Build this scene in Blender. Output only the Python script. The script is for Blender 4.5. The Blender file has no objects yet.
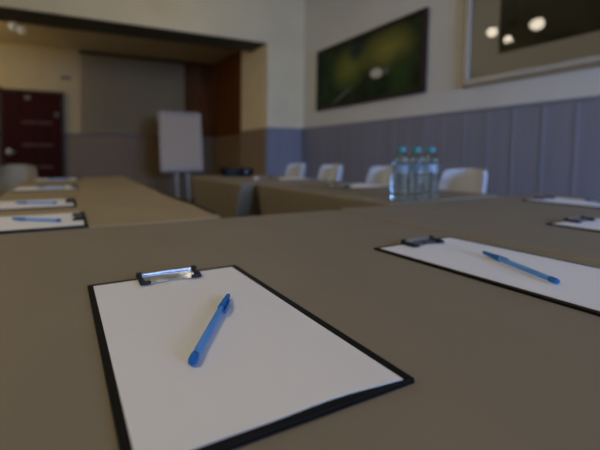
import bpy, bmesh, math, random
from mathutils import Vector, Matrix
random.seed(7)
PI = math.pi
C = bpy.context.scene.collection
TT = 0.745                                   # table top height

# ------------------------------------------------------------------ materials
def lin(c):
    return tuple(((v/255)/12.92 if v/255 <= .04045 else ((v/255+.055)/1.055)**2.4) for v in c)
def mat(name, col, rough=.6, metal=0, var=0, scale=20, bump=0, bscale=200, spec=.5, trans=0, ior=1.45, emit=None, estr=0, alpha=1, stretch=None, sheen=0):
    m = bpy.data.materials.new(name); m.use_nodes = True
    nt = m.node_tree; b = nt.nodes['Principled BSDF']
    b.inputs['Base Color'].default_value = (*col, 1)
    b.inputs['Roughness'].default_value = rough; b.inputs['Metallic'].default_value = metal
    b.inputs['Specular IOR Level'].default_value = spec
    b.inputs['Transmission Weight'].default_value = trans; b.inputs['IOR'].default_value = ior
    b.inputs['Alpha'].default_value = alpha
    if sheen: b.inputs['Sheen Weight'].default_value = sheen
    if emit: b.inputs['Emission Color'].default_value = (*emit, 1); b.inputs['Emission Strength'].default_value = estr
    tc = nt.nodes.new('ShaderNodeTexCoord'); mp = nt.nodes.new('ShaderNodeMapping')
    nt.links.new(tc.outputs['Object'], mp.inputs['Vector'])
    if stretch: mp.inputs['Scale'].default_value = stretch
    n = nt.nodes.new('ShaderNodeTexNoise'); n.inputs['Scale'].default_value = scale; n.inputs['Detail'].default_value = 5
    nt.links.new(mp.outputs['Vector'], n.inputs['Vector'])
    if var:
        r = nt.nodes.new('ShaderNodeValToRGB')
        r.color_ramp.elements[0].position = .3; r.color_ramp.elements[1].position = .7
        r.color_ramp.elements[0].color = (*[max(0, v*(1-var)) for v in col], 1)
        r.color_ramp.elements[1].color = (*[min(1, v*(1+var)) for v in col], 1)
        nt.links.new(n.outputs['Fac'], r.inputs['Fac']); nt.links.new(r.outputs['Color'], b.inputs['Base Color'])
    if bump:
        n2 = nt.nodes.new('ShaderNodeTexNoise'); n2.inputs['Scale'].default_value = bscale; n2.inputs['Detail'].default_value = 3
        nt.links.new(mp.outputs['Vector'], n2.inputs['Vector'])
        bp = nt.nodes.new('ShaderNodeBump'); bp.inputs['Strength'].default_value = bump; bp.inputs['Distance'].default_value = .002
        nt.links.new(n2.outputs['Fac'], bp.inputs['Height']); nt.links.new(bp.outputs['Normal'], b.inputs['Normal'])
    return m

M = {}
M['cloth'] = mat('brown_cloth', (.255, .215, .155), .62, var=.04, scale=6, bump=.15, bscale=900, spec=.35)
M['cloth_row'] = mat('tan_cloth', (.34, .27, .16), .7, var=.05, scale=5, bump=.2, bscale=900, spec=.3)
M['board'] = mat('black_vinyl', (.006, .006, .006), .5, bump=.15, bscale=700, spec=.2)
M['paper'] = mat('white_paper', (.83, .82, .83), .75, var=.01, scale=3, spec=.2)
M['chrome'] = mat('chrome', (.72, .76, .82), .22, metal=1)
M['rubber'] = mat('black_rubber', (.006, .006, .007), .5)
M['pen_barrel'] = mat('frosted_blue_plastic', (.15, .44, .88), .28, trans=.35, ior=1.3, var=.04)
M['pen_cap'] = mat('blue_plastic', (.015, .20, .62), .25, trans=.25, ior=1.35)
M['pen_ink'] = mat('ink_tube', (.03, .10, .45), .4)
M['pen_red'] = mat('pink_plastic', (.40, .22, .18), .5)
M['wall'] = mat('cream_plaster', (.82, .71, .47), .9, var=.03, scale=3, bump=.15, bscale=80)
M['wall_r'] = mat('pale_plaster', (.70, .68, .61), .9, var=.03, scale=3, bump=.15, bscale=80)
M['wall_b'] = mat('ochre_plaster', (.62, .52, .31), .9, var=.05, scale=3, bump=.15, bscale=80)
M['wains'] = mat('grey_panelling', (.25, .25, .30), .5, var=.06, scale=4, stretch=(1, 6, .4), bump=.05)
M['wains_b'] = mat('taupe_panelling', (.29, .215, .14), .6, var=.06, scale=4, bump=.05)
M['batten'] = mat('pale_batten', (.27, .27, .32), .6)
M['rail'] = mat('dado_rail', (.20, .18, .18), .5)
M['ceiling'] = mat('ceiling_white', (.72, .69, .60), .95)
M['beam'] = mat('dark_beam', (.10, .085, .05), .8, var=.08, scale=4)
M['floor'] = mat('grey_carpet', (.085, .08, .075), .95, var=.15, scale=150, bump=.4, bscale=400)
M['wood'] = mat('brown_wood', (.17, .066, .022), .6, spec=.15, var=.25, scale=6, stretch=(1, 1, .12))
M['door'] = mat('mahogany', (.040, .005, .002), .6, spec=.15, var=.3, scale=5, stretch=(1, 1, .1))
M['doorframe'] = mat('dark_frame', (.03, .012, .008), .4)
M['inlay'] = mat('reddish_inlay', (.10, .045, .03), .5)
M['brass'] = mat('aged_brass', (.30, .20, .12), .35, metal=.8)
M['steel'] = mat('steel', (.45, .45, .46), .35, metal=1)
M['blind'] = mat('beige_fabric', (.64, .55, .37), .85, var=.04, scale=3, stretch=(1, 1, .2))
M['dark_rail'] = mat('dark_rail', (.09, .07, .05), .5)
M['white_board'] = mat('whiteboard', (.72, .59, .46), .5, spec=.3)
M['alu'] = mat('grey_aluminium', (.50, .49, .47), .4, metal=.5)
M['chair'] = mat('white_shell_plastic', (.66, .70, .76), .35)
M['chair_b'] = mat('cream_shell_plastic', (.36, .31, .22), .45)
M['black'] = mat('black_plastic', (.006, .006, .006), .7, spec=.15)
M['dark_metal'] = mat('dark_metal', (.03, .03, .032), .4, metal=.6)
M['lens'] = mat('lens_glass', (.02, .02, .04), .05, spec=.8)
M['gilt'] = mat('gilt_wood', (.42, .33, .19), .4, metal=.35, var=.1)
M['silver_frame'] = mat('silver_moulding', (.50, .48, .44), .4, metal=.2)
M['mat_board'] = mat('grey_mount', (.46, .47, .47), .9)
M['frame_dark'] = mat('dark_brown_frame', (.025, .010, .006), .6)
M['water'] = mat('bottled_water', (.74, .94, 1.0), .03, trans=1, ior=1.33)
M['cap'] = mat('teal_cap', (.03, .30, .34), .35)
M['blabel'] = mat('blue_white_label', (.45, .60, .72), .4, trans=.5, var=.3, scale=30)
M['shade'] = mat('opal_glass', (.8, .8, .78), .3, emit=(1, .95, .88), estr=.08)
M['globe'] = mat('lit_globe', (.9, .9, .85), .3, emit=(1, .88, .68), estr=17)
M['globe2'] = mat('bright_globe', (.9, .9, .85), .3, emit=(1, .88, .68), estr=46)
M['globe3'] = mat('amber_globe', (.9, .9, .85), .3, emit=(1, .82, .54), estr=36)
M['white'] = mat('white_paint', (.75, .74, .72), .5)
M['label_grey'] = mat('grey_plate', (.20, .18, .15), .6)

def clear_pane():
    m = bpy.data.materials.new('picture_glass'); m.use_nodes = True; nt = m.node_tree
    for n in list(nt.nodes): nt.nodes.remove(n)
    o = nt.nodes.new('ShaderNodeOutputMaterial'); mx = nt.nodes.new('ShaderNodeMixShader')
    t = nt.nodes.new('ShaderNodeBsdfTransparent'); g = nt.nodes.new('ShaderNodeBsdfGlossy'); f = nt.nodes.new('ShaderNodeFresnel')
    g.inputs['Roughness'].default_value = .02; f.inputs['IOR'].default_value = 1.36
    nt.links.new(f.outputs[0], mx.inputs[0]); nt.links.new(t.outputs[0], mx.inputs[1]); nt.links.new(g.outputs[0], mx.inputs[2])
    nt.links.new(mx.outputs[0], o.inputs[0]); return m
M['glass'] = clear_pane()

def painting(name, base, blobs, seed, swan=None):
    """blobs: (y, z, ry, rz, colour) soft daubs in the picture's own coordinates (metres)"""
    m = bpy.data.materials.new(name); m.use_nodes = True; nt = m.node_tree; b = nt.nodes['Principled BSDF']
    b.inputs['Roughness'].default_value = .55; b.inputs['Specular IOR Level'].default_value = .2
    tc = nt.nodes.new('ShaderNodeTexCoord')
    n = nt.nodes.new('ShaderNodeTexNoise'); n.noise_dimensions = '4D'; n.inputs['W'].default_value = seed
    n.inputs['Scale'].default_value = 5; n.inputs['Detail'].default_value = 8
    nt.links.new(tc.outputs['Object'], n.inputs['Vector'])
    r = nt.nodes.new('ShaderNodeValToRGB'); e = r.color_ramp.elements
    e[0].position = .35; e[0].color = (*base[0], 1); e[1].position = .7; e[1].color = (*base[1], 1)
    nt.links.new(n.outputs['Fac'], r.inputs['Fac'])
    cur = r.outputs['Color']
    for (y, z, ry, rz, rot, col, soft) in blobs:
        mp = nt.nodes.new('ShaderNodeMapping'); mp.vector_type = 'TEXTURE'
        mp.inputs['Location'].default_value = (0, y, z); mp.inputs['Scale'].default_value = (10, ry, rz); mp.inputs['Rotation'].default_value = (rot, 0, 0)
        nt.links.new(tc.outputs['Object'], mp.inputs['Vector'])
        ln = nt.nodes.new('ShaderNodeVectorMath'); ln.operation = 'LENGTH'; nt.links.new(mp.outputs['Vector'], ln.inputs[0])
        ad = nt.nodes.new('ShaderNodeMath'); ad.operation = 'MULTIPLY_ADD'; ad.inputs[1].default_value = 1.2*soft; 
        nt.links.new(n.outputs['Fac'], ad.inputs[0]); nt.links.new(ln.outputs['Value'], ad.inputs[2])
        mr = nt.nodes.new('ShaderNodeMapRange'); mr.inputs['From Min'].default_value = 1+.6*soft+soft*.5; mr.inputs['From Max'].default_value = 1+.6*soft-soft*.9
        nt.links.new(ad.outputs[0], mr.inputs['Value'])
        mx = nt.nodes.new('ShaderNodeMixRGB'); nt.links.new(mr.outputs[0], mx.inputs[0]); nt.links.new(cur, mx.inputs[1]); mx.inputs[2].default_value = (*col, 1)
        cur = mx.outputs[0]
    nt.links.new(cur, b.inputs['Base Color'])
    return m

# ------------------------------------------------------------------ mesh helpers
def bm_box(bm, x0, x1, y0, y1, z0, z1, bev=0, seg=2, mi=0, mtx=None):
    vs = [bm.verts.new((x, y, z)) for x in (x0, x1) for y in (y0, y1) for z in (z0, z1)]
    fs = [bm.faces.new([vs[i] for i in q]) for q in ((0, 1, 3, 2), (4, 6, 7, 5), (0, 4, 5, 1), (2, 3, 7, 6), (0, 2, 6, 4), (1, 5, 7, 3))]
    for f in fs: f.material_index = mi
    geo = vs
    if bev:
        es = list({e for f in fs for e in f.edges})
        r = bmesh.ops.bevel(bm, geom=es, offset=bev, segments=seg, profile=.5, affect='EDGES')
        geo = list({v for f in r['faces'] for v in f.verts} | {v for v in vs if v.is_valid})
        for f in r['faces']: f.material_index = mi
    if mtx is not None:
        for v in geo: v.co = mtx @ v.co
    return geo
def bm_tube(bm, pts, rad, n=12, cap=True, mi=0):
    pts = [Vector(p) for p in pts]; rs = rad if isinstance(rad, (list, tuple)) else [rad]*len(pts)
    rings = []; up = None
    for i, p in enumerate(pts):
        t = (pts[min(i+1, len(pts)-1)] - pts[max(i-1, 0)]).normalized()
        if up is None: up = Vector((0, 0, 1)) if abs(t.z) < .9 else Vector((0, 1, 0))
        a = t.cross(up).normalized(); b = a.cross(t).normalized(); up = b
        rings.append([bm.verts.new(p + (a*math.cos(2*PI*k/n) + b*math.sin(2*PI*k/n))*rs[i]) for k in range(n)])
    for i in range(len(rings)-1):
        for k in range(n):
            f = bm.faces.new([rings[i][k], rings[i][(k+1) % n], rings[i+1][(k+1) % n], rings[i+1][k]]); f.smooth = True; f.material_index = mi
    if cap:
        bm.faces.new(rings[0][::-1]).material_index = mi; bm.faces.new(rings[-1]).material_index = mi
def bm_lathe(bm, prof, n=24, mtx=None, fn=None, mi=0):
    """prof: (r, z) from bottom to top"""
    rings = []
    for r, z in prof:
        ring = []
        for k in range(n):
            a = 2*PI*k/n; rr = r*(fn(a, z) if fn else 1)
            co = Vector((rr*math.cos(a), rr*math.sin(a), z)); ring.append(bm.verts.new(mtx @ co if mtx is not None else co))
        rings.append(ring)
    for i in range(len(rings)-1):
        for k in range(n):
            f = bm.faces.new([rings[i][k], rings[i][(k+1) % n], rings[i+1][(k+1) % n], rings[i+1][k]]); f.smooth = True; f.material_index = mi
    bm.faces.new(rings[0][::-1]).material_index = mi; bm.faces.new(rings[-1]).material_index = mi
def link(name, bm, mats, parent=None, loc=(0, 0, 0), rot=(0, 0, 0), label=None):
    bmesh.ops.recalc_face_normals(bm, faces=bm.faces[:])
    for e in bm.edges:
        if len(e.link_faces) == 2 and e.calc_face_angle(0) > .75: e.smooth = False
    me = bpy.data.meshes.new(name); bm.to_mesh(me); bm.free()
    for m in (mats if isinstance(mats, (list, tuple)) else [mats]): me.materials.append(m)
    o = bpy.data.objects.new(name, me); C.objects.link(o)
    o.location = loc; o.rotation_euler = rot
    if parent: o.parent = parent
    if label: o['label'] = label
    return o
def tag(o, label, cat, group=None, kind=None):
    o['label'] = label; o['category'] = cat
    if group: o['group'] = group
    if kind: o['kind'] = kind
    return o
def thing(name, label, cat, loc=(0, 0, 0), rz=0, group=None):
    o = bpy.data.objects.new(name, None); C.objects.link(o); o.empty_display_size = .05
    o.location = loc; o.rotation_euler = (0, 0, rz)
    return tag(o, label, cat, group)
def struct(name, bm, m, parent=None, **k):
    o = link(name, bm, m, parent, **k)
    if not parent: o['kind'] = 'structure'
    return o
def dup(root, loc, rz, label, group=None):
    def cp(o, parent):
        c = o.copy(); C.objects.link(c); c.parent = parent
        for ch in [x for x in bpy.data.objects if x.parent == o]: cp(ch, c)
        return c
    r = cp(root, None); r.location = loc; r.rotation_euler = (0, 0, rz); r['label'] = label
    if group: r['group'] = group
    return r
def box(*a, **k):
    bm = bmesh.new(); bm_box(bm, *a, **k); return bm

# ------------------------------------------------------------------ the room
XW, YF, YR, XL, ZC = 3.18, 4.205, -2.8, -3.0, 3.2      # right wall, front wall, rear wall, left wall, ceiling
YB, ZN, XN = 7.0, 2.86, 2.97                            # back room: far wall, ceiling, right side wall
XP, ZB, ZW = 2.575, 2.46, 1.30                          # pier side face, beam underside, panelling height
struct('floor', box(XL-.2, XW+.2, YR-.2, YB+.2, -.1, 0), M['floor'])
struct('ceiling', box(XL-.2, XW+.2, YR-.2, YF+.44, ZC, ZC+.1), M['ceiling'])
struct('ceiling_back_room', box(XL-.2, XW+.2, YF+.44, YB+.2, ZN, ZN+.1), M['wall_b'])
# right wall: plaster above, panelling below with battens
struct('wall_right', box(XW, XW+.15, YR-.2, YF, 0, ZC), M['wall_r'])
bm = bmesh.new(); bm_box(bm, XW-.018, XW, YR, YF, .08, ZW)
y = 1.236-.178*22
while y < YF-.05:
    bm_box(bm, XW-.0215, XW-.018, y, y+.024, .08, ZW-.03, bev=.003, seg=1, mi=1); y += .178
struct('trim_1', bm, [M['wains'], M['batten']])
struct('trim_2', box(XW-.028, XW, YR, YF-.02, ZW-.014, ZW+.006, bev=.003), M['wains'])
struct('baseboard_right', box(XW-.03, XW, YR, YF, 0, .08, bev=.005), M['rail'])
# front wall: pier on the right and wall above the opening
struct('wall_front', box(XP, XW+.15, YF, YF+.785, 0, ZC), M['wall'])
bm = bmesh.new(); bm_box(bm, XP-.002, XW-.028, YF-.018, YF-.0005, .08, ZW)
x = XP+.07
while x < XW-.1:
    bm_box(bm, x, x+.03, YF-.024, YF-.018, .08, ZW-.03, bev=.003, seg=1, mi=1); x += .172
struct('trim_3', bm, [M['wains'], M['batten']])
struct('trim_4', box(XP-.006, XW-.028, YF-.028, YF-.0005, ZW-.014, ZW+.006, bev=.003), M['wains'])
struct('trim_5', box(XP-.018, XP-.0025, YF-.0005, YF+.785, .0, ZW), M['wains_b'])
struct('wall_front_upper', box(XL-.2, XP, YF, YF+.02, ZB, ZC), M['wall'])
bm = box(XL-.2, XP, YF+.02, YF+.44, ZB-.004, ZC)
struct('trim_6', bm, M['beam'])
# back room
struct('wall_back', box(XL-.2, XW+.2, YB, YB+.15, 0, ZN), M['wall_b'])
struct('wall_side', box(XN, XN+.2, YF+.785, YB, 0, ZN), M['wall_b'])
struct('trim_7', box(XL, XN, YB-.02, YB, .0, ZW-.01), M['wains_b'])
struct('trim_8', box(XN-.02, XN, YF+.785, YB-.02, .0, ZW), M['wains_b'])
struct('trim_9', box(XL, XN-.02, YB-.035, YB-.0005, ZW-.01, ZW+.025, bev=.006), M['rail'])
bm = bmesh.new()
x = 2.245
while x < XN-.03:
    bm_box(bm, x, min(x+.118, XN-.022), YB-.03, YB-.001, ZW+.026, ZN, bev=.004, seg=1); x += .12
y = YF+.80
while y < YB-.05:
    bm_box(bm, XN-.03, XN-.001, y, min(y+.118, YB-.031), ZW+.001, ZN, bev=.004, seg=1); y += .12
struct('trim_10', bm, M['wood'])
struct('wall_left', box(XL-.15, XL, YR-.2, YB, 0, ZC), M['wall'])
# rear wall with its window (behind the camera)
WX0, WX1, WZ0, WZ1 = .6, 2.7, .95, 2.25
bm = bmesh.new()
bm_box(bm, XL, WX0, YR-.2, YR, 0, ZC); bm_box(bm, WX1, XW, YR-.2, YR, 0, ZC)
bm_box(bm, WX0, WX1, YR-.2, YR, 0, WZ0); bm_box(bm, WX0, WX1, YR-.2, YR, WZ1, ZC)
struct('wall_rear', bm, M['wall'])
w = struct('window_1', box(WX0, WX1, YR-.12, YR-.115, WZ0, WZ1), M['glass'])
bm = bmesh.new()
for a in ((WX0, WX0+.06, WZ0, WZ1), (WX1-.06, WX1, WZ0, WZ1), ((WX0+WX1)/2-.03, (WX0+WX1)/2+.03, WZ0, WZ1)):
    bm_box(bm, a[0], a[1], YR-.15, YR-.08, a[2], a[3], bev=.006)
for z0 in (WZ0, WZ1-.06): bm_box(bm, WX0+.06, WX1-.06, YR-.15, YR-.08, z0, z0+.06, bev=.006)
struct('window_frame', bm, M['white'], w)

# door in the back wall
d = struct('door_1', box(-1.045, -.10, YB-.055, YB-.021, .01, 2.025, bev=.004), M['door'])
bm = bmesh.new()
bm_box(bm, -1.12, -1.05, YB-.07, YB-.021, 0, 2.10, bev=.008); bm_box(bm, -.095, -.055, YB-.07, YB-.021, 0, 2.06, bev=.008)
bm_box(bm, -1.05, -.055, YB-.07, YB-.021, 2.03, 2.07, bev=.008)
struct('door_frame', bm, M['doorframe'], d)
for i, z in enumerate((1.50, 1.10, .70)):
    bm = bmesh.new(); bm_box(bm, -.76, -.51, YB-.066, YB-.055, z-.022, z+.022, bev=.004); bm_box(bm, -.49, -.26, YB-.066, YB-.055, z-.022, z+.022, bev=.004)
    struct('door_inlay', bm, M['inlay'], d)
bm = bmesh.new()
bm_lathe(bm, [(.052, 0), (.055, .006), (.05, .012), (.03, .014), (.026, .03), (.012, .034), (.012, .05)], 24, Matrix.Translation((-.965, YB-.0555, .975)) @ Matrix.Rotation(PI/2, 4, 'X'))
bm_tube(bm, [(-.965, YB-.10, .975), (-.90, YB-.105, .975), (-.85, YB-.10, .972)], [.011, .010, .008])
struct('door_handle', bm, M['steel'], d)
struct('door_plate', box(-.70, -.61, YB-.060, YB-.0551, 1.90, 1.98, bev=.003), M['label_grey'], d)
struct('door_block', box(-.22, -.15, YB-.075, YB-.0551, 1.61, 1.69, bev=.008), M['label_grey'], d)  # small grey block on the right side of the door leaf
tag(link('wall_plate', box(-.11, .07, YB-.02, YB-.0005, 2.31, 2.37, bev=.004), M['label_grey']), 'small grey plate on the ochre wall just above the right corner of the dark door', 'sign')

# vertical blinds
vb = thing('vertical_blind', 'beige vertical blind with dark head rail on the back wall, left of the brown wood', 'blind', (1.23, YB-.06, 1.33))
for i in range(22):
    x = -.985 + i*.0905 + .03
    bm = bmesh.new(); N = 5
    cols = []
    for k in range(N):
        t = k/(N-1)-.5; cols.append((x + t*.098, -.016*math.sin(PI*(t+.5))*.8 + t*.018))
    vs = [[bm.verts.new((cx_, cy_, z)) for cx_, cy_ in cols] for z in (0.005, 1.46)]
    for k in range(N-1):
        f = bm.faces.new([vs[0][k], vs[0][k+1], vs[1][k+1], vs[1][k]])
    bmesh.ops.solidify(bm, geom=bm.faces[:], thickness=.0015)
    link('slat', bm, M['blind'], vb)
link('head_rail', box(-1.01, 1.01, -.045, .045, 1.462, 1.515, bev=.008), M['dark_rail'], vb)
link('edge_trim', box(1.004, 1.018, -.02, .02, 0, 1.462, bev=.003), M['blind'], vb)

# ------------------------------------------------------------------ tables and cloths
def rrect(x0, x1, y0, y1, r, step=.025, cs=6):
    pts = []
    for cx, cy, a0 in ((x1-r, y0+r, -PI/2), (x1-r, y1-r, 0), (x0+r, y1-r, PI/2), (x0+r, y0+r, PI)):
        arc = [(cx+r*math.cos(a0+PI/2*k/cs), cy+r*math.sin(a0+PI/2*k/cs)) for k in range(cs+1)]
        if pts:
            lx, ly = pts[-1]; n = max(1, int(math.hypot(arc[0][0]-lx, arc[0][1]-ly)/step))
            pts += [(lx+(arc[0][0]-lx)*k/n, ly+(arc[0][1]-ly)*k/n) for k in range(1, n)]
        pts += arc
    lx, ly = pts[-1]; n = max(1, int(math.hypot(pts[0][0]-lx, pts[0][1]-ly)/step))
    pts += [(lx+(pts[0][0]-lx)*k/n, ly+(pts[0][1]-ly)*k/n) for k in range(1, n)]
    return pts
def cloth(w, d, hang=.62, rc=.045, re=.010, fold=.02, pull=0, seed=0):
    """cloth of top size w x d centred on the origin, top at z=0; hangs with folds that go inward only"""
    bm = bmesh.new(); rnd = random.Random(seed)
    P = rrect(-w/2, w/2, -d/2, d/2, rc); n = len(P)
    cen = [(x*1.0, y*1.0) for x, y in P]
    def off(amount):
        out = []
        for i in range(n):
            ax, ay = P[i-1]; bx, by = P[(i+1) % n]; tx, ty = bx-ax, by-ay; l = math.hypot(tx, ty) or 1
            out.append((-ty/l*amount, tx/l*amount))
        return out
    inn = off(1)
    rows = []
    ks = [0, .3, .6, .85, 1.0]
    for k in ks:
        a = k*PI/2; dep = re*(1-math.sin(a)); z = -re*(1-math.cos(a))
        rows.append([(P[i][0]+inn[i][0]*dep, P[i][1]+inn[i][1]*dep, z) for i in range(n)])
    H = 12; ph = rnd.random()*6; s = 0
    arcs = [0]
    for i in range(1, n): arcs.append(arcs[-1]+math.hypot(P[i][0]-P[i-1][0], P[i][1]-P[i-1][1]))
    L = arcs[-1]
    for h in range(1, H+1):
        t = h/H; z = -re-(hang-re)*t
        row = []
        for i in range(n):
            a = arcs[i]/L*2*PI; amp = fold*min(1, t*1.6)
            wv = .5+.25*math.sin(a*17+ph)+.25*math.sin(a*29+2*ph+t)
            inw = amp*wv+.004*t
            x, y_ = P[i][0]+inn[i][0]*inw, P[i][1]+inn[i][1]*inw
            if pull:   # corner falls inwards along the run of the table
                ky = max(0, (abs(y_)/(d/2)-.55)/.45); y_ -= math.copysign(pull*t*ky**2, y_)
            row.append((x, y_, z))
        rows.append(row)
    vr = [[bm.verts.new(p) for p in row] for row in rows]
    bm.faces.new(vr[0])
    for i in range(len(vr)-1):
        for k in range(n):
            f = bm.faces.new([vr[i][k], vr[i+1][k], vr[i+1][(k+1) % n], vr[i][(k+1) % n]]); f.smooth = True
    return bm
def table(x0, x1, y0, y1, rz, tl, cl, material, hang=.60, pull=0, seed=0, rc=.045):
    cx, cy = (x0+x1)/2, (y0+y1)/2; w, d = x1-x0, y1-y0
    t = thing('conference_table', tl, 'table', (cx, cy, 0), rz, 'tables set in a horseshoe')
    iw, idp = w/2-.04, d/2-.04
    link('tabletop', box(-iw, iw, -idp, idp, TT-.030, TT-.004, bev=.004), M['wood'], t)
    for sx in (-1, 1):
        for sy in (-1, 1):
            bm = bmesh.new(); X, Y = sx*(iw-.09), sy*(idp-(.27 if pull else .14))
            bm_tube(bm, [(X, Y, TT-.0305), (X, Y, .02), (X, Y, 0)], [.016, .016, .02]); link('leg', bm, M['dark_metal'], t)
    for q in (-idp+.125, idp-.155):
        link('apron', box(-iw+.1, iw-.1, q, q+.03, TT-.07, TT-.0305), M['dark_metal'], t)
    c = link('tablecloth', cloth(w, d, hang, pull=pull, seed=seed, rc=rc), material, None, (cx, cy, TT), (0, 0, rz))
    m = c.modifiers.new('s', 'SOLIDIFY'); m.thickness = .0012; m.offset = -1
    tag(c, cl, 'tablecloth', 'tablecloths')
table(-.78, .812, .03, .900, 0, 'near table under brown cloth, the one with the large clipboard in the foreground', 'brown cloth over the near table, under the large foreground clipboard', M['cloth'], seed=1)
table(.822, 2.03, .03, .918, 0, 'table at the right under brown cloth, nearest the picture in the wide pale mount', 'brown cloth over the right-hand table, under the two clipboards at the right edge', M['cloth'], seed=2)
table(-.285, .420, .908, 2.93, 0, 'long table at the left under tan cloth, carrying a line of four clipboards', 'tan cloth over the long left-hand table with four clipboards', M['cloth_row'], seed=3)
table(1.088, 1.783, .938, 1.888, math.radians(2), 'table by the row of white chairs under brown cloth, with three water bottles on it', 'brown cloth under the three water bottles', M['cloth'], hang=.64, pull=.20, seed=4, rc=.02)
table(.955, 1.655, 1.922, 2.735, math.radians(4.5), 'farthest table by the white chairs under brown cloth, nearest the flip chart', 'brown cloth over the farthest table, below the black projector', M['cloth'], hang=.64, pull=.24, seed=5, rc=.02)

# ------------------------------------------------------------------ clipboards, sheets, pens
def make_clipboard(label, group):
    """local: x across, y along (clip at +y), base at z=0"""
    t = thing('clipboard', label, 'clipboard', group=group)
    W, L = .225, .3075
    bm = bmesh.new()
    P = rrect(-W/2, W/2, -L/2, L/2, .0015, .03, 3)
    lo = [bm.verts.new((x, y, 0)) for x, y in P]; mid = [bm.verts.new((x, y, .0030)) for x, y in P]
    hi = [bm.verts.new((x*.998, y*.998, .0034)) for x, y in P]; n = len(P)
    bm.faces.new(lo[::-1]); bm.faces.new(hi)
    for a, b in ((lo, mid), (mid, hi)):
        for k in range(n): bm.faces.new([a[k], a[(k+1) % n], b[(k+1) % n], b[k]])
    link('board', bm, M['board'], t)
    # clip: pressed jaw plate with a wavy lower lip, folded back wall, wire bar
    bm = bmesh.new(); N = 28; hw = .039; top, botv = [], []
    rows = []
    for j, (yy, zz) in enumerate(((.0, .0062), (.003, .0068), (.009, .0080), (.014, .0092), (.019, .0105), (.0215, .0095), (.022, .0045))):
        row = []
        for k in range(N+1):
            x = -hw+2*hw*k/N; dy = 0
            if j < 2: dy = .0035*(math.exp(-((x)/.016)**2)) - .0015*math.exp(-((abs(x)-.030)/.012)**2)
            row.append(bm.verts.new((x, yy+dy, zz)))
        rows.append(row)
    for j in range(len(rows)-1):
        for k in range(N):
            f = bm.faces.new([rows[j][k], rows[j][k+1], rows[j+1][k+1], rows[j+1][k]]); f.smooth = True
    bmesh.ops.solidify(bm, geom=bm.faces[:], thickness=.0008)
    bm_tube(bm, [(-.040, .0225, .0112), (0, .0228, .0115), (.040, .0225, .0112)], .0016)
    clip = link('clip', bm, M['chrome'], t, (-.004, L/2-.0335, 0), label='chrome spring clip')
    for s in (-1, 1):
        bm = bmesh.new()
        bm_box(bm, s*.0405-.0035, s*.0405+.0035, -.0005, .0235, .0056, .0115, bev=.0018)
        bm_box(bm, min(s*.029, s*.0445), max(s*.029, s*.0445), -.0030, .0028, .0054, .0098, bev=.0018)
        bm_box(bm, s*.0405-.0040, s*.0405+.0040, .0185, .0260, .0056, .0150, bev=.002)
        link('rubber_corner', bm, M['rubber'], clip, label='black rubber corner')
    return t
def sheet_bm(seed=1):
    bm = bmesh.new(); W, L, nx, ny = .207, .2955, 12, 18; rnd = random.Random(seed)
    g = []
    for j in range(ny+1):
        row = []
        for i in range(nx+1):
            u, v = i/nx, j/ny; x, y = (u-.5)*W, (v-.5)*L
            e = max(0, 1-v*3)
            y += (.0035*math.sin(PI*u)+.0008*math.sin(u*11))*e**2
            row.append(bm.verts.new((x, y, .0005 + .0002*e*(math.sin(u*5.2+seed)+1))))
        g.append(row)
    for j in range(ny):
        for i in range(nx):
            f = bm.faces.new([g[j][i], g[j][i+1], g[j+1][i+1], g[j+1][i]]); f.smooth = True
    # give the small stack its thickness
    r = bmesh.ops.extrude_face_region(bm, geom=bm.faces[:])
    for v in [e for e in r['geom'] if isinstance(e, bmesh.types.BMVert)]: v.co.z = 0
    return bm
def make_pen(label, group):
    """local: lies along +x from plug (0) to cap tip (.15), axis at z=0"""
    t = thing('ballpoint_pen', label, 'pen', group=group)
    R = Matrix.Rotation(PI/2, 4, 'Y')
    def lx(prof, n=24): 
        bm = bmesh.new(); bm_lathe(bm, prof, n, R, fn=None); return bm
    link('barrel', lx([(.0038, .0075), (.0040, .008), (.00415, .04), (.00415, .112), (.0040, .1125)]), M['pen_barrel'], t, label='frosted light blue barrel')
    link('end_plug', lx([(.0022, -.0005), (.0040, .0004), (.0046, .003), (.0047, .0095), (.0042, .0115), (.0040, .012)]), M['pen_cap'], t, label='deep blue end plug')
    cap = link('cap', lx([(.0046, .108), (.0050, .1085), (.0050, .120), (.0047, .127), (.0040, .136), (.0036, .145), (.0030, .1485), (.0018, .150)]), M['pen_cap'], t, label='deep blue cap')
    bm = bmesh.new()
    pr = [(.134, .0036), (.128, .0062), (.120, .0074), (.108, .0078), (.100, .0074), (.0985, .0062)]
    up = [bm.verts.new((x, s*.0017, z+.0011)) for x, z in pr for s in (-1, 1)]; dn = [bm.verts.new((x, s*.0017, z-.0009)) for x, z in pr for s in (-1, 1)]
    for i in range(len(pr)-1):
        a = 2*i
        bm.faces.new([up[a], up[a+1], up[a+3], up[a+2]]); bm.faces.new([dn[a], dn[a+2], dn[a+3], dn[a+1]])
        bm.faces.new([up[a], up[a+2], dn[a+2], dn[a]]); bm.faces.new([up[a+1], dn[a+1], dn[a+3], up[a+3]])
    bm.faces.new([up[0], dn[0], dn[1], up[1]]); bm.faces.new([up[-2], up[-1], dn[-1], dn[-2]])
    for v in bm.verts: v.co = Matrix.Rotation(math.radians(80), 4, 'X') @ v.co
    link('pocket_clip', bm, M['pen_cap'], cap)
    return t

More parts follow.
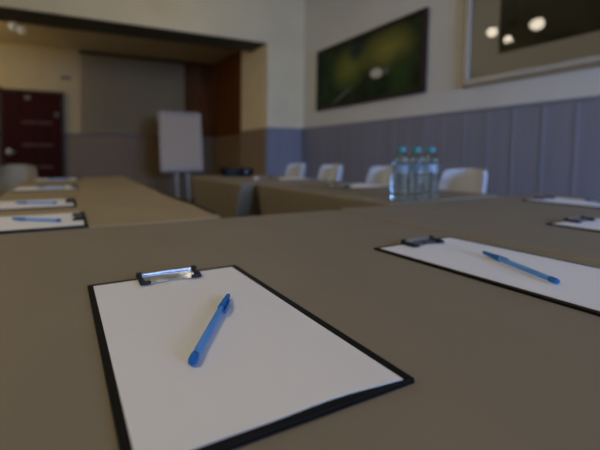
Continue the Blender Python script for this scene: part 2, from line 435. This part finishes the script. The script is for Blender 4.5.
GC, GP, GB = 'black clipboards set out on the tables', 'white sheets on the clipboards', 'blue ballpoint pens on the sheets'
boards = [  # far-left corner by the clip (x, y), rotation, name of the place
    ((.0200, .488), math.radians(1.0), 'in the foreground, the largest', 'largest, in the foreground'),
    ((.534, .486), math.radians(2.0), 'lying to the right of the foreground one, second largest', 'second largest, right of the foreground one'),
    ((1.138, .497), 0, 'at the right edge, the nearer of two', 'the nearer of the two cut by the right edge'),
    ((1.650, .798), 0, 'at the right edge, the farther of two', 'the farther of the two cut by the right edge'),
    ((.042, 1.130), -PI/2, 'nearest of the four on the long left table', 'nearest of the four on the left table'),
    ((.022, 1.495), -PI/2, 'second nearest of the four on the long left table', 'second nearest of four on the left table'),
    ((.045, 2.125), -PI/2, 'third nearest of the four on the long left table', 'third nearest of four on the left table'),
    ((.085, 2.80), -PI/2, 'farthest of the four on the long left table', 'farthest of the four on the left table'),
    ((1.385, 1.39), PI/2+math.radians(3), 'just behind the three water bottles, before the white chairs', 'behind the water bottles'),
    ((1.360, 2.02), PI/2+math.radians(6), 'before the two farthest white chairs, near the black projector', 'by the two farthest white chairs'),
]
cb0 = make_clipboard('x', GC)
sheet_me = None
def place_board(i):
    global sheet_me
    (cx, cy), rz, t1, t2 = boards[i]
    W, L = .225, .3075
    c = Vector((W/2, -L/2, 0)); c.rotate(Matrix.Rotation(rz, 3, 'Z')); X, Y = cx+c.x, cy+c.y
    lab = 'black clipboard with chrome clip '+t1
    if i == 0: o = cb0; o['label'] = lab; o.location = (X, Y, TT+.0003); o.rotation_euler = (0, 0, rz)
    else: o = dup(cb0, (X, Y, TT+.0003), rz, lab)
    off = Vector((-.002, -.0030, 0)) ; off.rotate(Matrix.Rotation(rz, 3, 'Z'))
    if sheet_me is None:
        s = link('paper_sheet', sheet_bm(3), M['paper']); sheet_me = s
    else:
        s = sheet_me.copy(); C.objects.link(s)
    s.location = (X+off.x, Y+off.y, TT+.0040); s.rotation_euler = (0, 0, rz)
    tag(s, 'blank white sheet on the clipboard '+t2, 'paper', GP)
for i in range(len(boards)): place_board(i)

pen0 = make_pen('x', GB)
ZP = TT+.0040+.0006+.0060
def place_pen(a, b, label, first=False):
    """a = plug end, b = cap end"""
    rz = math.atan2(b[1]-a[1], b[0]-a[0])
    loc = ((a[0]+b[0])/2-.071*math.cos(rz), (a[1]+b[1])/2-.071*math.sin(rz), ZP-.0013)
    if first: pen0.location = loc; pen0.rotation_euler = (0, 0, rz); pen0['label'] = label; return pen0
    return dup(pen0, loc, rz, label)
pen0.scale = (.95, .86, .86)
place_pen((.0915, .263), (.1765, .373), 'blue ballpoint pen with capped end up, on the large foreground sheet', True)
place_pen((.612, .258), (.668, .369), 'blue ballpoint pen on the second largest sheet, right of the foreground clipboard')
place_pen((1.75, .60), (1.86, .70), 'blue ballpoint pen on the farther clipboard at the right edge')
place_pen((-.02, .972), (-.145, 1.05), 'blue ballpoint pen on the nearest clipboard of the left table')
place_pen((-.04, 1.345), (-.18, 1.39), 'blue ballpoint pen on the second nearest clipboard of the left table')
place_pen((-.02, 1.99), (-.16, 2.03), 'blue ballpoint pen on the third nearest clipboard of the left table')
place_pen((.00, 2.66), (-.14, 2.70), 'blue ballpoint pen on the farthest clipboard of the left table')
place_pen((1.47, 1.50), (1.50, 1.64), 'blue ballpoint pen on the clipboard behind the water bottles')
# pale pink marker by the farthest clipboard
mk = thing('marker', 'short pinkish marker lying at the end of the farthest clipboard by the white chairs', 'marker', (1.335, 2.145, TT+.0085), math.radians(150))
R = Matrix.Rotation(PI/2, 4, 'Y')
bm = bmesh.new(); bm_lathe(bm, [(.006, 0), (.0075, .002), (.0075, .07), (.006, .075)], 16, R); link('barrel', bm, M['pen_red'], mk)
bm = bmesh.new(); bm_lathe(bm, [(.0079, .0705), (.0083, .072), (.0080, .105), (.006, .11)], 16, R); link('cap', bm, M['white'], mk)

# ------------------------------------------------------------------ water bottles
def make_bottle(label):
    t = thing('water_bottle', label, 'bottle', group='water bottles')
    prof = [(.024, .0), (.030, .002), (.0325, .008), (.0325, .020)]
    z = .020
    for k in range(5):
        prof += [(.0322, z+.003), (.0302, z+.007), (.0302, z+.009), (.0322, z+.013)]; z += .016
    prof += [(.0325, .104), (.0300, .112), (.0300, .140), (.0322, .146), (.0318, .153), (.0285, .165), (.0225, .176), (.0160, .184), (.0130, .188), (.0125, .194), (.0120, .197)]
    bm = bmesh.new(); bm_lathe(bm, prof, 32, fn=lambda a, z: 1+.03*math.cos(7*a+40*z)*(1 if .015 < z < .104 else 0)+(.015*math.cos(9*a) if .145 < z < .18 else 0)); link('body', bm, M['water'], t)
    bm = bmesh.new(); bm_lathe(bm, [(.0150, .190), (.0158, .1905), (.0158, .193), (.0150, .1935), (.0150, .208), (.0140, .2095)], 32, fn=lambda a, z: 1+.02*math.cos(20*a)); link('cap', bm, M['cap'], t, label='teal screw cap')
    # thin printed wrap around the waist
    bm = bmesh.new(); n = 32; ra = [[bm.verts.new((r*math.cos(2*PI*k/n), r*math.sin(2*PI*k/n), z)) for k in range(n)] for r, z in ((.0308, .112), (.0308, .140))]
    for k in range(n):
        f = bm.faces.new([ra[0][k], ra[0][(k+1) % n], ra[1][(k+1) % n], ra[1][k]]); f.smooth = True
    bmesh.ops.solidify(bm, geom=bm.faces[:], thickness=-.0003); link('wrap_label', bm, M['blabel'], t)
    return t
b0 = make_bottle('leftmost of the three clear water bottles with teal caps')
b0.location = (1.222, .990, TT+.0003)
dup(b0, (1.308, .990, TT+.0003), .7, 'middle one of the three clear water bottles with teal caps')
dup(b0, (1.393, .992, TT+.0003), 1.9, 'rightmost of the three clear water bottles with teal caps')

# ------------------------------------------------------------------ chairs
def make_chair(label, group, material):
    """seat faces local +y; origin on the floor under the seat"""
    t = thing('shell_chair', label, 'chair', group=group)
    prof = [(.235, .425, .185), (.215, .442, .205), (.14, .445, .215), (.04, .436, .220), (-.06, .434, .222), (-.13, .445, .222), (-.175, .480, .218), (-.198, .54, .212), (-.212, .61, .202), (-.226, .68, .190), (-.240, .745, .183), (-.250, .795, .176), (-.254, .828, .168), (-.2555, .840, .150)]
    bm = bmesh.new(); nu = 16; g = []
    for j, (y, z, hw) in enumerate(prof):
        row = []
        for i in range(nu+1):
            u = 2*i/nu-1
            s = math.copysign(abs(u)**.9, u); e = abs(u)**3
            back = min(1, max(0, (z-.46)/.12))
            row.append(bm.verts.new((s*hw*(1-.17*back), y+e*(.095*back), z+e*.035*(1-back)*(1 if j > 1 else .3) - (e*.012 if j > 11 else 0))))
        g.append(row)
    for j in range(len(prof)-1):
        for i in range(nu):
            f = bm.faces.new([g[j][i], g[j][i+1], g[j+1][i+1], g[j+1][i]]); f.smooth = True
    sh = link('seat_shell', bm, material, t)
    m = sh.modifiers.new('s', 'SOLIDIFY'); m.thickness = .007; m.offset = 0
    m = sh.modifiers.new('d', 'SUBSURF'); m.levels = 1; m.render_levels = 1
    for sx in (-1, 1):
        for y0, y1 in ((.13, .19), (-.10, -.19)):
            bm = bmesh.new(); bm_tube(bm, [(sx*.10, y0, .428), (sx*.15, (y0+y1)/2, .30), (sx*.20, y1, 0)], [.011, .011, .010]); link('leg', bm, M['steel'], t)
    bm = bmesh.new(); bm_box(bm, -.11, .11, -.11, .14, .415, .4275, bev=.004); link('seat_mount', bm, M['dark_metal'], t)
    return t
GCH = 'white shell chairs along the panelled wall'
ch = make_chair('white shell chair farthest along the panelled wall, at the end of the row', GCH, M['chair'])
ch.location = (1.95, 2.935, 0); ch.rotation_euler = (0, 0, PI/2-.12)
dup(ch, (1.965, 2.455, 0), PI/2-.16, 'white shell chair second farthest along the panelled wall')
dup(ch, (2.03, 1.955, 0), PI/2-.16, 'white shell chair partly hidden behind the leftmost water bottle')
dup(ch, (2.06, 1.41, 0), PI/2-.22, 'white shell chair just right of the water bottles, the nearest chair')
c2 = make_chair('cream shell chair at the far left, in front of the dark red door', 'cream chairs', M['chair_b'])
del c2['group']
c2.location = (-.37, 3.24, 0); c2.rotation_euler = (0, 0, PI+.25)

# ------------------------------------------------------------------ flip chart
fc = thing('flip_chart', 'pale flip chart with rounded corners on a tripod stand before the back wall', 'flip chart', (1.765, 5.62, 0), math.radians(2))
def fcy(z): return -.06+.10*(z-.64)      # board leans back
bm = bmesh.new(); P = rrect(-.355, .355, 0, .99, .035, .1, 6)
fr = [bm.verts.new((x, -.012, z)) for x, z in P]; bk = [bm.verts.new((x, .012, z)) for x, z in P]; n = len(P)
bm.faces.new(fr); bm.faces.new(bk[::-1])
for k in range(n): bm.faces.new([fr[k], bk[k], bk[(k+1) % n], fr[(k+1) % n]])
tilt = (-math.atan(.10), 0, 0)
bd = link('writing_board', bm, M['white_board'], fc, (0, -.06, .65), tilt)
bm = bmesh.new(); Q = [(x*1.0, z) for x, z in rrect(-.365, .365, -.01, 1.0, .04, .1, 6)]
bm_tube(bm, [(x, 0, z) for x, z in Q]+[(Q[0][0], 0, Q[0][1])], .012, 8, cap=False); link('frame', bm, M['alu'], bd)
bm = bmesh.new(); bm_box(bm, -.30, .30, -.075, -.014, .01, .024, bev=.003); bm_box(bm, -.30, .30, -.078, -.072, .01, .04, bev=.002); link('pen_tray', bm, M['alu'], bd)
bm = bmesh.new(); bm_box(bm, -.26, .26, -.024, -.013, .945, .975, bev=.003); link('pad_clamp', bm, M['alu'], bd)
for p in (((-.09, .02, 1.20), (-.10, -.05, .62), (-.10, -.15, 0)), ((.09, .02, 1.20), (.10, -.05, .62), (.10, -.15, 0)), ((0, .07, 1.25), (0, .33, .6), (0, .58, 0))):
    bm = bmesh.new(); bm_tube(bm, p, [.020, .022, .020]); link('leg', bm, M['alu'], fc)
bm = bmesh.new(); bm_box(bm, -.12, .12, .025, .06, 1.14, 1.26, bev=.008); link('tripod_head', bm, M['dark_metal'], fc)

# ------------------------------------------------------------------ projector on the far table
pj = thing('projector', 'low black projector on the end of the farthest table', 'projector', (1.318, 2.72-.08, TT+.0005), math.radians(-12))
bm = bmesh.new(); bm_box(bm, -.125, .125, -.09, .09, .008, .066, bev=.010, seg=3); link('housing', bm, M['black'], pj)
bm = bmesh.new(); bm_lathe(bm, [(.030, 0), (.032, .003), (.032, .014), (.026, .016)], 24, Matrix.Translation((.06, -.088, .036)) @ Matrix.Rotation(PI/2, 4, 'X')); ln_ = link('lens_ring', bm, M['dark_metal'], pj)
bm = bmesh.new(); bm_lathe(bm, [(.025, .0165), (.018, .019), (.006, .0205)], 24, Matrix.Translation((.06, -.088, .036)) @ Matrix.Rotation(PI/2, 4, 'X')); link('lens', bm, M['lens'], ln_)
bm = bmesh.new()
for k in range(6): bm_box(bm, -.10, -.02, -.0925, -.0895, .020+k*.006, .0225+k*.006)
link('vent_grille', bm, M['dark_metal'], pj)
bm = bmesh.new(); bm_box(bm, -.05, .03, -.02, .02, .0662, .0690, bev=.001); link('button_panel', bm, M['label_grey'], pj)
for x, y in ((-.10, -.07), (.10, -.07), (-.10, .07), (.10, .07)):
    bm = bmesh.new(); bm_lathe(bm, [(.008, 0), (.009, .008)], 12, Matrix.Translation((x, y, 0))); link('foot', bm, M['rubber'], pj)
# black cable
bm = bmesh.new(); pts = []
for k in range(60):
    q = k/59; pts.append((.405+.006*math.sin(q*9), .955+q*1.0, TT+.0045))
bm_tube(bm, pts, .004, 8); tag(link('power_cable', bm, M['rubber']), 'thin black cable lying along the right edge of the long left table', 'cable')

# ------------------------------------------------------------------ pictures
def wall_picture(name, label, y0, y1, z0, z1, fw, frame_m, depth, canvas_m, mount=None, glass=False, inner=None):
    t = thing(name, label, 'picture', (XW, (y0+y1)/2, z0))
    w, h = y1-y0, z1-z0
    bm = bmesh.new()
    x0, x1 = -depth, -.001
    for a in ((-w/2, w/2, 0, fw), (-w/2, w/2, h-fw, h), (-w/2, -w/2+fw, fw, h-fw), (w/2-fw, w/2, fw, h-fw)):
        bm_box(bm, x0, x1, a[0], a[1], a[2], a[3], bev=min(.006, fw*.3))
    link('frame', bm, frame_m, t)
    iw = w/2-fw+.001
    if mount:
        a, b_, c, d_ = inner
        bm = bmesh.new()
        for q in ((-iw, iw, fw, c), (-iw, iw, d_, h-fw), (-iw, a, c, d_), (b_, iw, c, d_)): bm_box(bm, -depth*.45, -.008, q[0], q[1], q[2], q[3])
        link('mount', bm, mount, t)
        link('canvas', box(-.012, -.008, a-.002, b_+.002, c-.002, d_+.002), canvas_m, t)
    else:
        link('canvas', box(-depth*.6, -.004, -iw, iw, fw-.001, h-fw+.001), canvas_m, t)
    if glass: link('glazing', box(-depth*.6, -depth*.6+.002, -iw, iw, fw, h-fw), M['glass'], t)
    return t
# picture 1: origin at mid width, bottom. local y: + = farther
hc = .385
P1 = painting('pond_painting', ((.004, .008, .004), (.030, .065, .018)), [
    (.22, .44, .22, .20, 0, (.17, .19, .03), .9),
    (-.32, .52, .28, .18, 0, (.24, .22, .04), .9),
    (-.50, .22, .13, .20, 0, (.028, .060, .012), .8),
    (.10, .62, .10, .10, 0, (.02, .03, .03), .8),
    (.30, .14, .20, .014, -.45, (.17, .19, .16), .3),
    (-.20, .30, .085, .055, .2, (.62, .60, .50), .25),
    (-.33, .30, .035, .035, 0, (.10, .14, .12), .4)], 3.1)
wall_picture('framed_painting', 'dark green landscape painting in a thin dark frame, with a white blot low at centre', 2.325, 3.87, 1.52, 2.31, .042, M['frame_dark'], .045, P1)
P2 = painting('garden_painting', ((.010, .010, .007), (.060, .065, .028)), [
    (.50, .95, .16, .22, 0, (.22, .025, .018), .8),
    (.10, .62, .22, .16, 0, (.09, .13, .03), .9),
    (-.25, .8, .2, .2, 0, (.05, .03, .045), .9),
    (-.4, .55, .2, .14, 0, (.09, .13, .03), .9)], 8.3)
# y from .15 to 1.97
wall_picture('glazed_picture', 'large glazed picture in a gilt frame with a wide grey mount, at the top right', .17, 1.97, 1.515, 2.86, .04, M['silver_frame'], .05, P2, mount=M['mat_board'], glass=True, inner=(-.66, .66, .200, 1.145))
# thin gilt edge outside the moulding
g = [o for o in bpy.data.objects if o.name == 'glazed_picture'][0]
bm = bmesh.new(); w2, h2 = .9, 1.345
for a in ((-w2-.018, w2+.018, -.018, 0), (-w2-.018, w2+.018, h2, h2+.018), (-w2-.018, -w2, 0, h2), (w2, w2+.018, 0, h2)):
    bm_box(bm, -.034, -.001, a[0], a[1], a[2], a[3], bev=.003)
link('gilt_edge', bm, M['gilt'], g)

# ------------------------------------------------------------------ lamps
def chandelier(label, cx, cy, globes, gm, zc, rr=(.058, .058, .058), group=None):
    t = thing('ceiling_lamp', label, 'lamp', (cx, cy, zc), group=group)
    bm = bmesh.new(); bm_lathe(bm, [(.02, -.05), (.06, -.04), (.07, -.005), (.07, -.0005)], 24); link('canopy', bm, M['brass'], t)
    zl = min(g[2] for g in globes)-zc
    bm = bmesh.new(); bm_tube(bm, [(0, 0, -.048), (0, 0, zl+.16)], .009); bm_lathe(bm, [(.01, zl+.10), (.03, zl+.12), (.03, zl+.16), (.01, zl+.18)], 16); link('stem', bm, M['brass'], t)
    for (gx, gy, gz), rg in zip(globes, rr):
        x, y, z = gx-cx, gy-cy, gz-zc
        bm = bmesh.new(); bm_tube(bm, [(0, 0, zl+.13), (x*.5, y*.5, zl+.17), (x*.9, y*.9, z+.10), (x, y, z+rg+.003)], .006, 8); arm = link('arm', bm, M['brass'], t)
        bm = bmesh.new(); pr = [(rg*math.sin(PI*k/12), -rg*math.cos(PI*k/12)) for k in range(1, 12)]
        bm_lathe(bm, pr, 24, Matrix.Translation((x, y, z))); link('globe', bm, gm, arm)
    return t
lampA = [(1.22, 2.865, 2.50), (.985, 2.805, 2.42), (1.02, 2.49, 2.50)]
chandelier('brass lamp with three small lit globes, mirrored in the glazed picture', 1.06, 2.70, lampA, M['globe'], ZC, (.055, .045, .066))
chandelier('unseen brass ceiling lamp with three lit globes, added behind the camera as warm fill', -1.3, .3, [(-1.15, .45, 2.45), (-1.5, .4, 2.45), (-1.25, .05, 2.45)], M['globe2'], ZC, (.08, .08, .08))  # added warm fill for the main room, out of view
chandelier('unseen brass lamp with three lit globes, added left of the frame to light the back room', -2.1, 5.6, [(-1.95, 5.7, 2.35), (-2.25, 5.7, 2.35), (-2.1, 5.4, 2.35)], M['globe3'], ZN, (.07, .07, .07))  # added out of view to brighten the back room
# back-room lamp with unlit-looking opal glass, seen top left
t = chandelier('dim ceiling lamp with opal glass shades hanging in the back room, top left', -.80, 5.72, [(-.69, 5.66, 2.735), (-.60, 5.80, 2.74), (-.99, 5.80, 2.75)], M['shade'], ZN)

def area(name, loc, rot, sx, sy, power, col, spread=None):
    l = bpy.data.lights.new(name, 'AREA'); l.shape = 'RECTANGLE'; l.size = sx; l.size_y = sy; l.energy = power; l.color = col
    if spread: l.spread = spread
    o = bpy.data.objects.new(name, l); C.objects.link(o); o.location = loc; o.rotation_euler = rot; return o
def point(name, loc, power, col, r=.06):
    l = bpy.data.lights.new(name, 'POINT'); l.energy = power; l.color = col; l.shadow_soft_size = r
    o = bpy.data.objects.new(name, l); C.objects.link(o); o.location = loc; return o
area('daylight_window', ((WX0+WX1)/2, YR-.22, (WZ0+WZ1)/2), (PI/2-.30, 0, -.30), WX1-WX0, WZ1-WZ0, 62, (.33, .52, 1.0), math.radians(110))

w = bpy.data.worlds.new('world'); bpy.context.scene.world = w; w.use_nodes = True
w.node_tree.nodes['Background'].inputs[0].default_value = (.35, .5, .8, 1); w.node_tree.nodes['Background'].inputs[1].default_value = .3

# ------------------------------------------------------------------ camera
cam = bpy.data.cameras.new('camera'); co = bpy.data.objects.new('camera', cam); C.objects.link(co)
co.location = (0, 0, .925); co.rotation_euler = (PI/2-math.radians(3.1468), 0, -math.radians(21.852))
cam.sensor_width = 36; cam.lens = 346.77/600*36
cam.shift_x = (300-207.8)/600; cam.shift_y = (173.8-225)/600
cam.dof.use_dof = True; cam.dof.focus_distance = .37; cam.dof.aperture_fstop = 3.1
cam.clip_start = .01
bpy.context.scene.camera = co
vs = bpy.context.scene.view_settings
vs.view_transform = 'Standard'; vs.look = 'None'; vs.gamma = 1; vs.use_curve_mapping = False; vs.exposure = .14
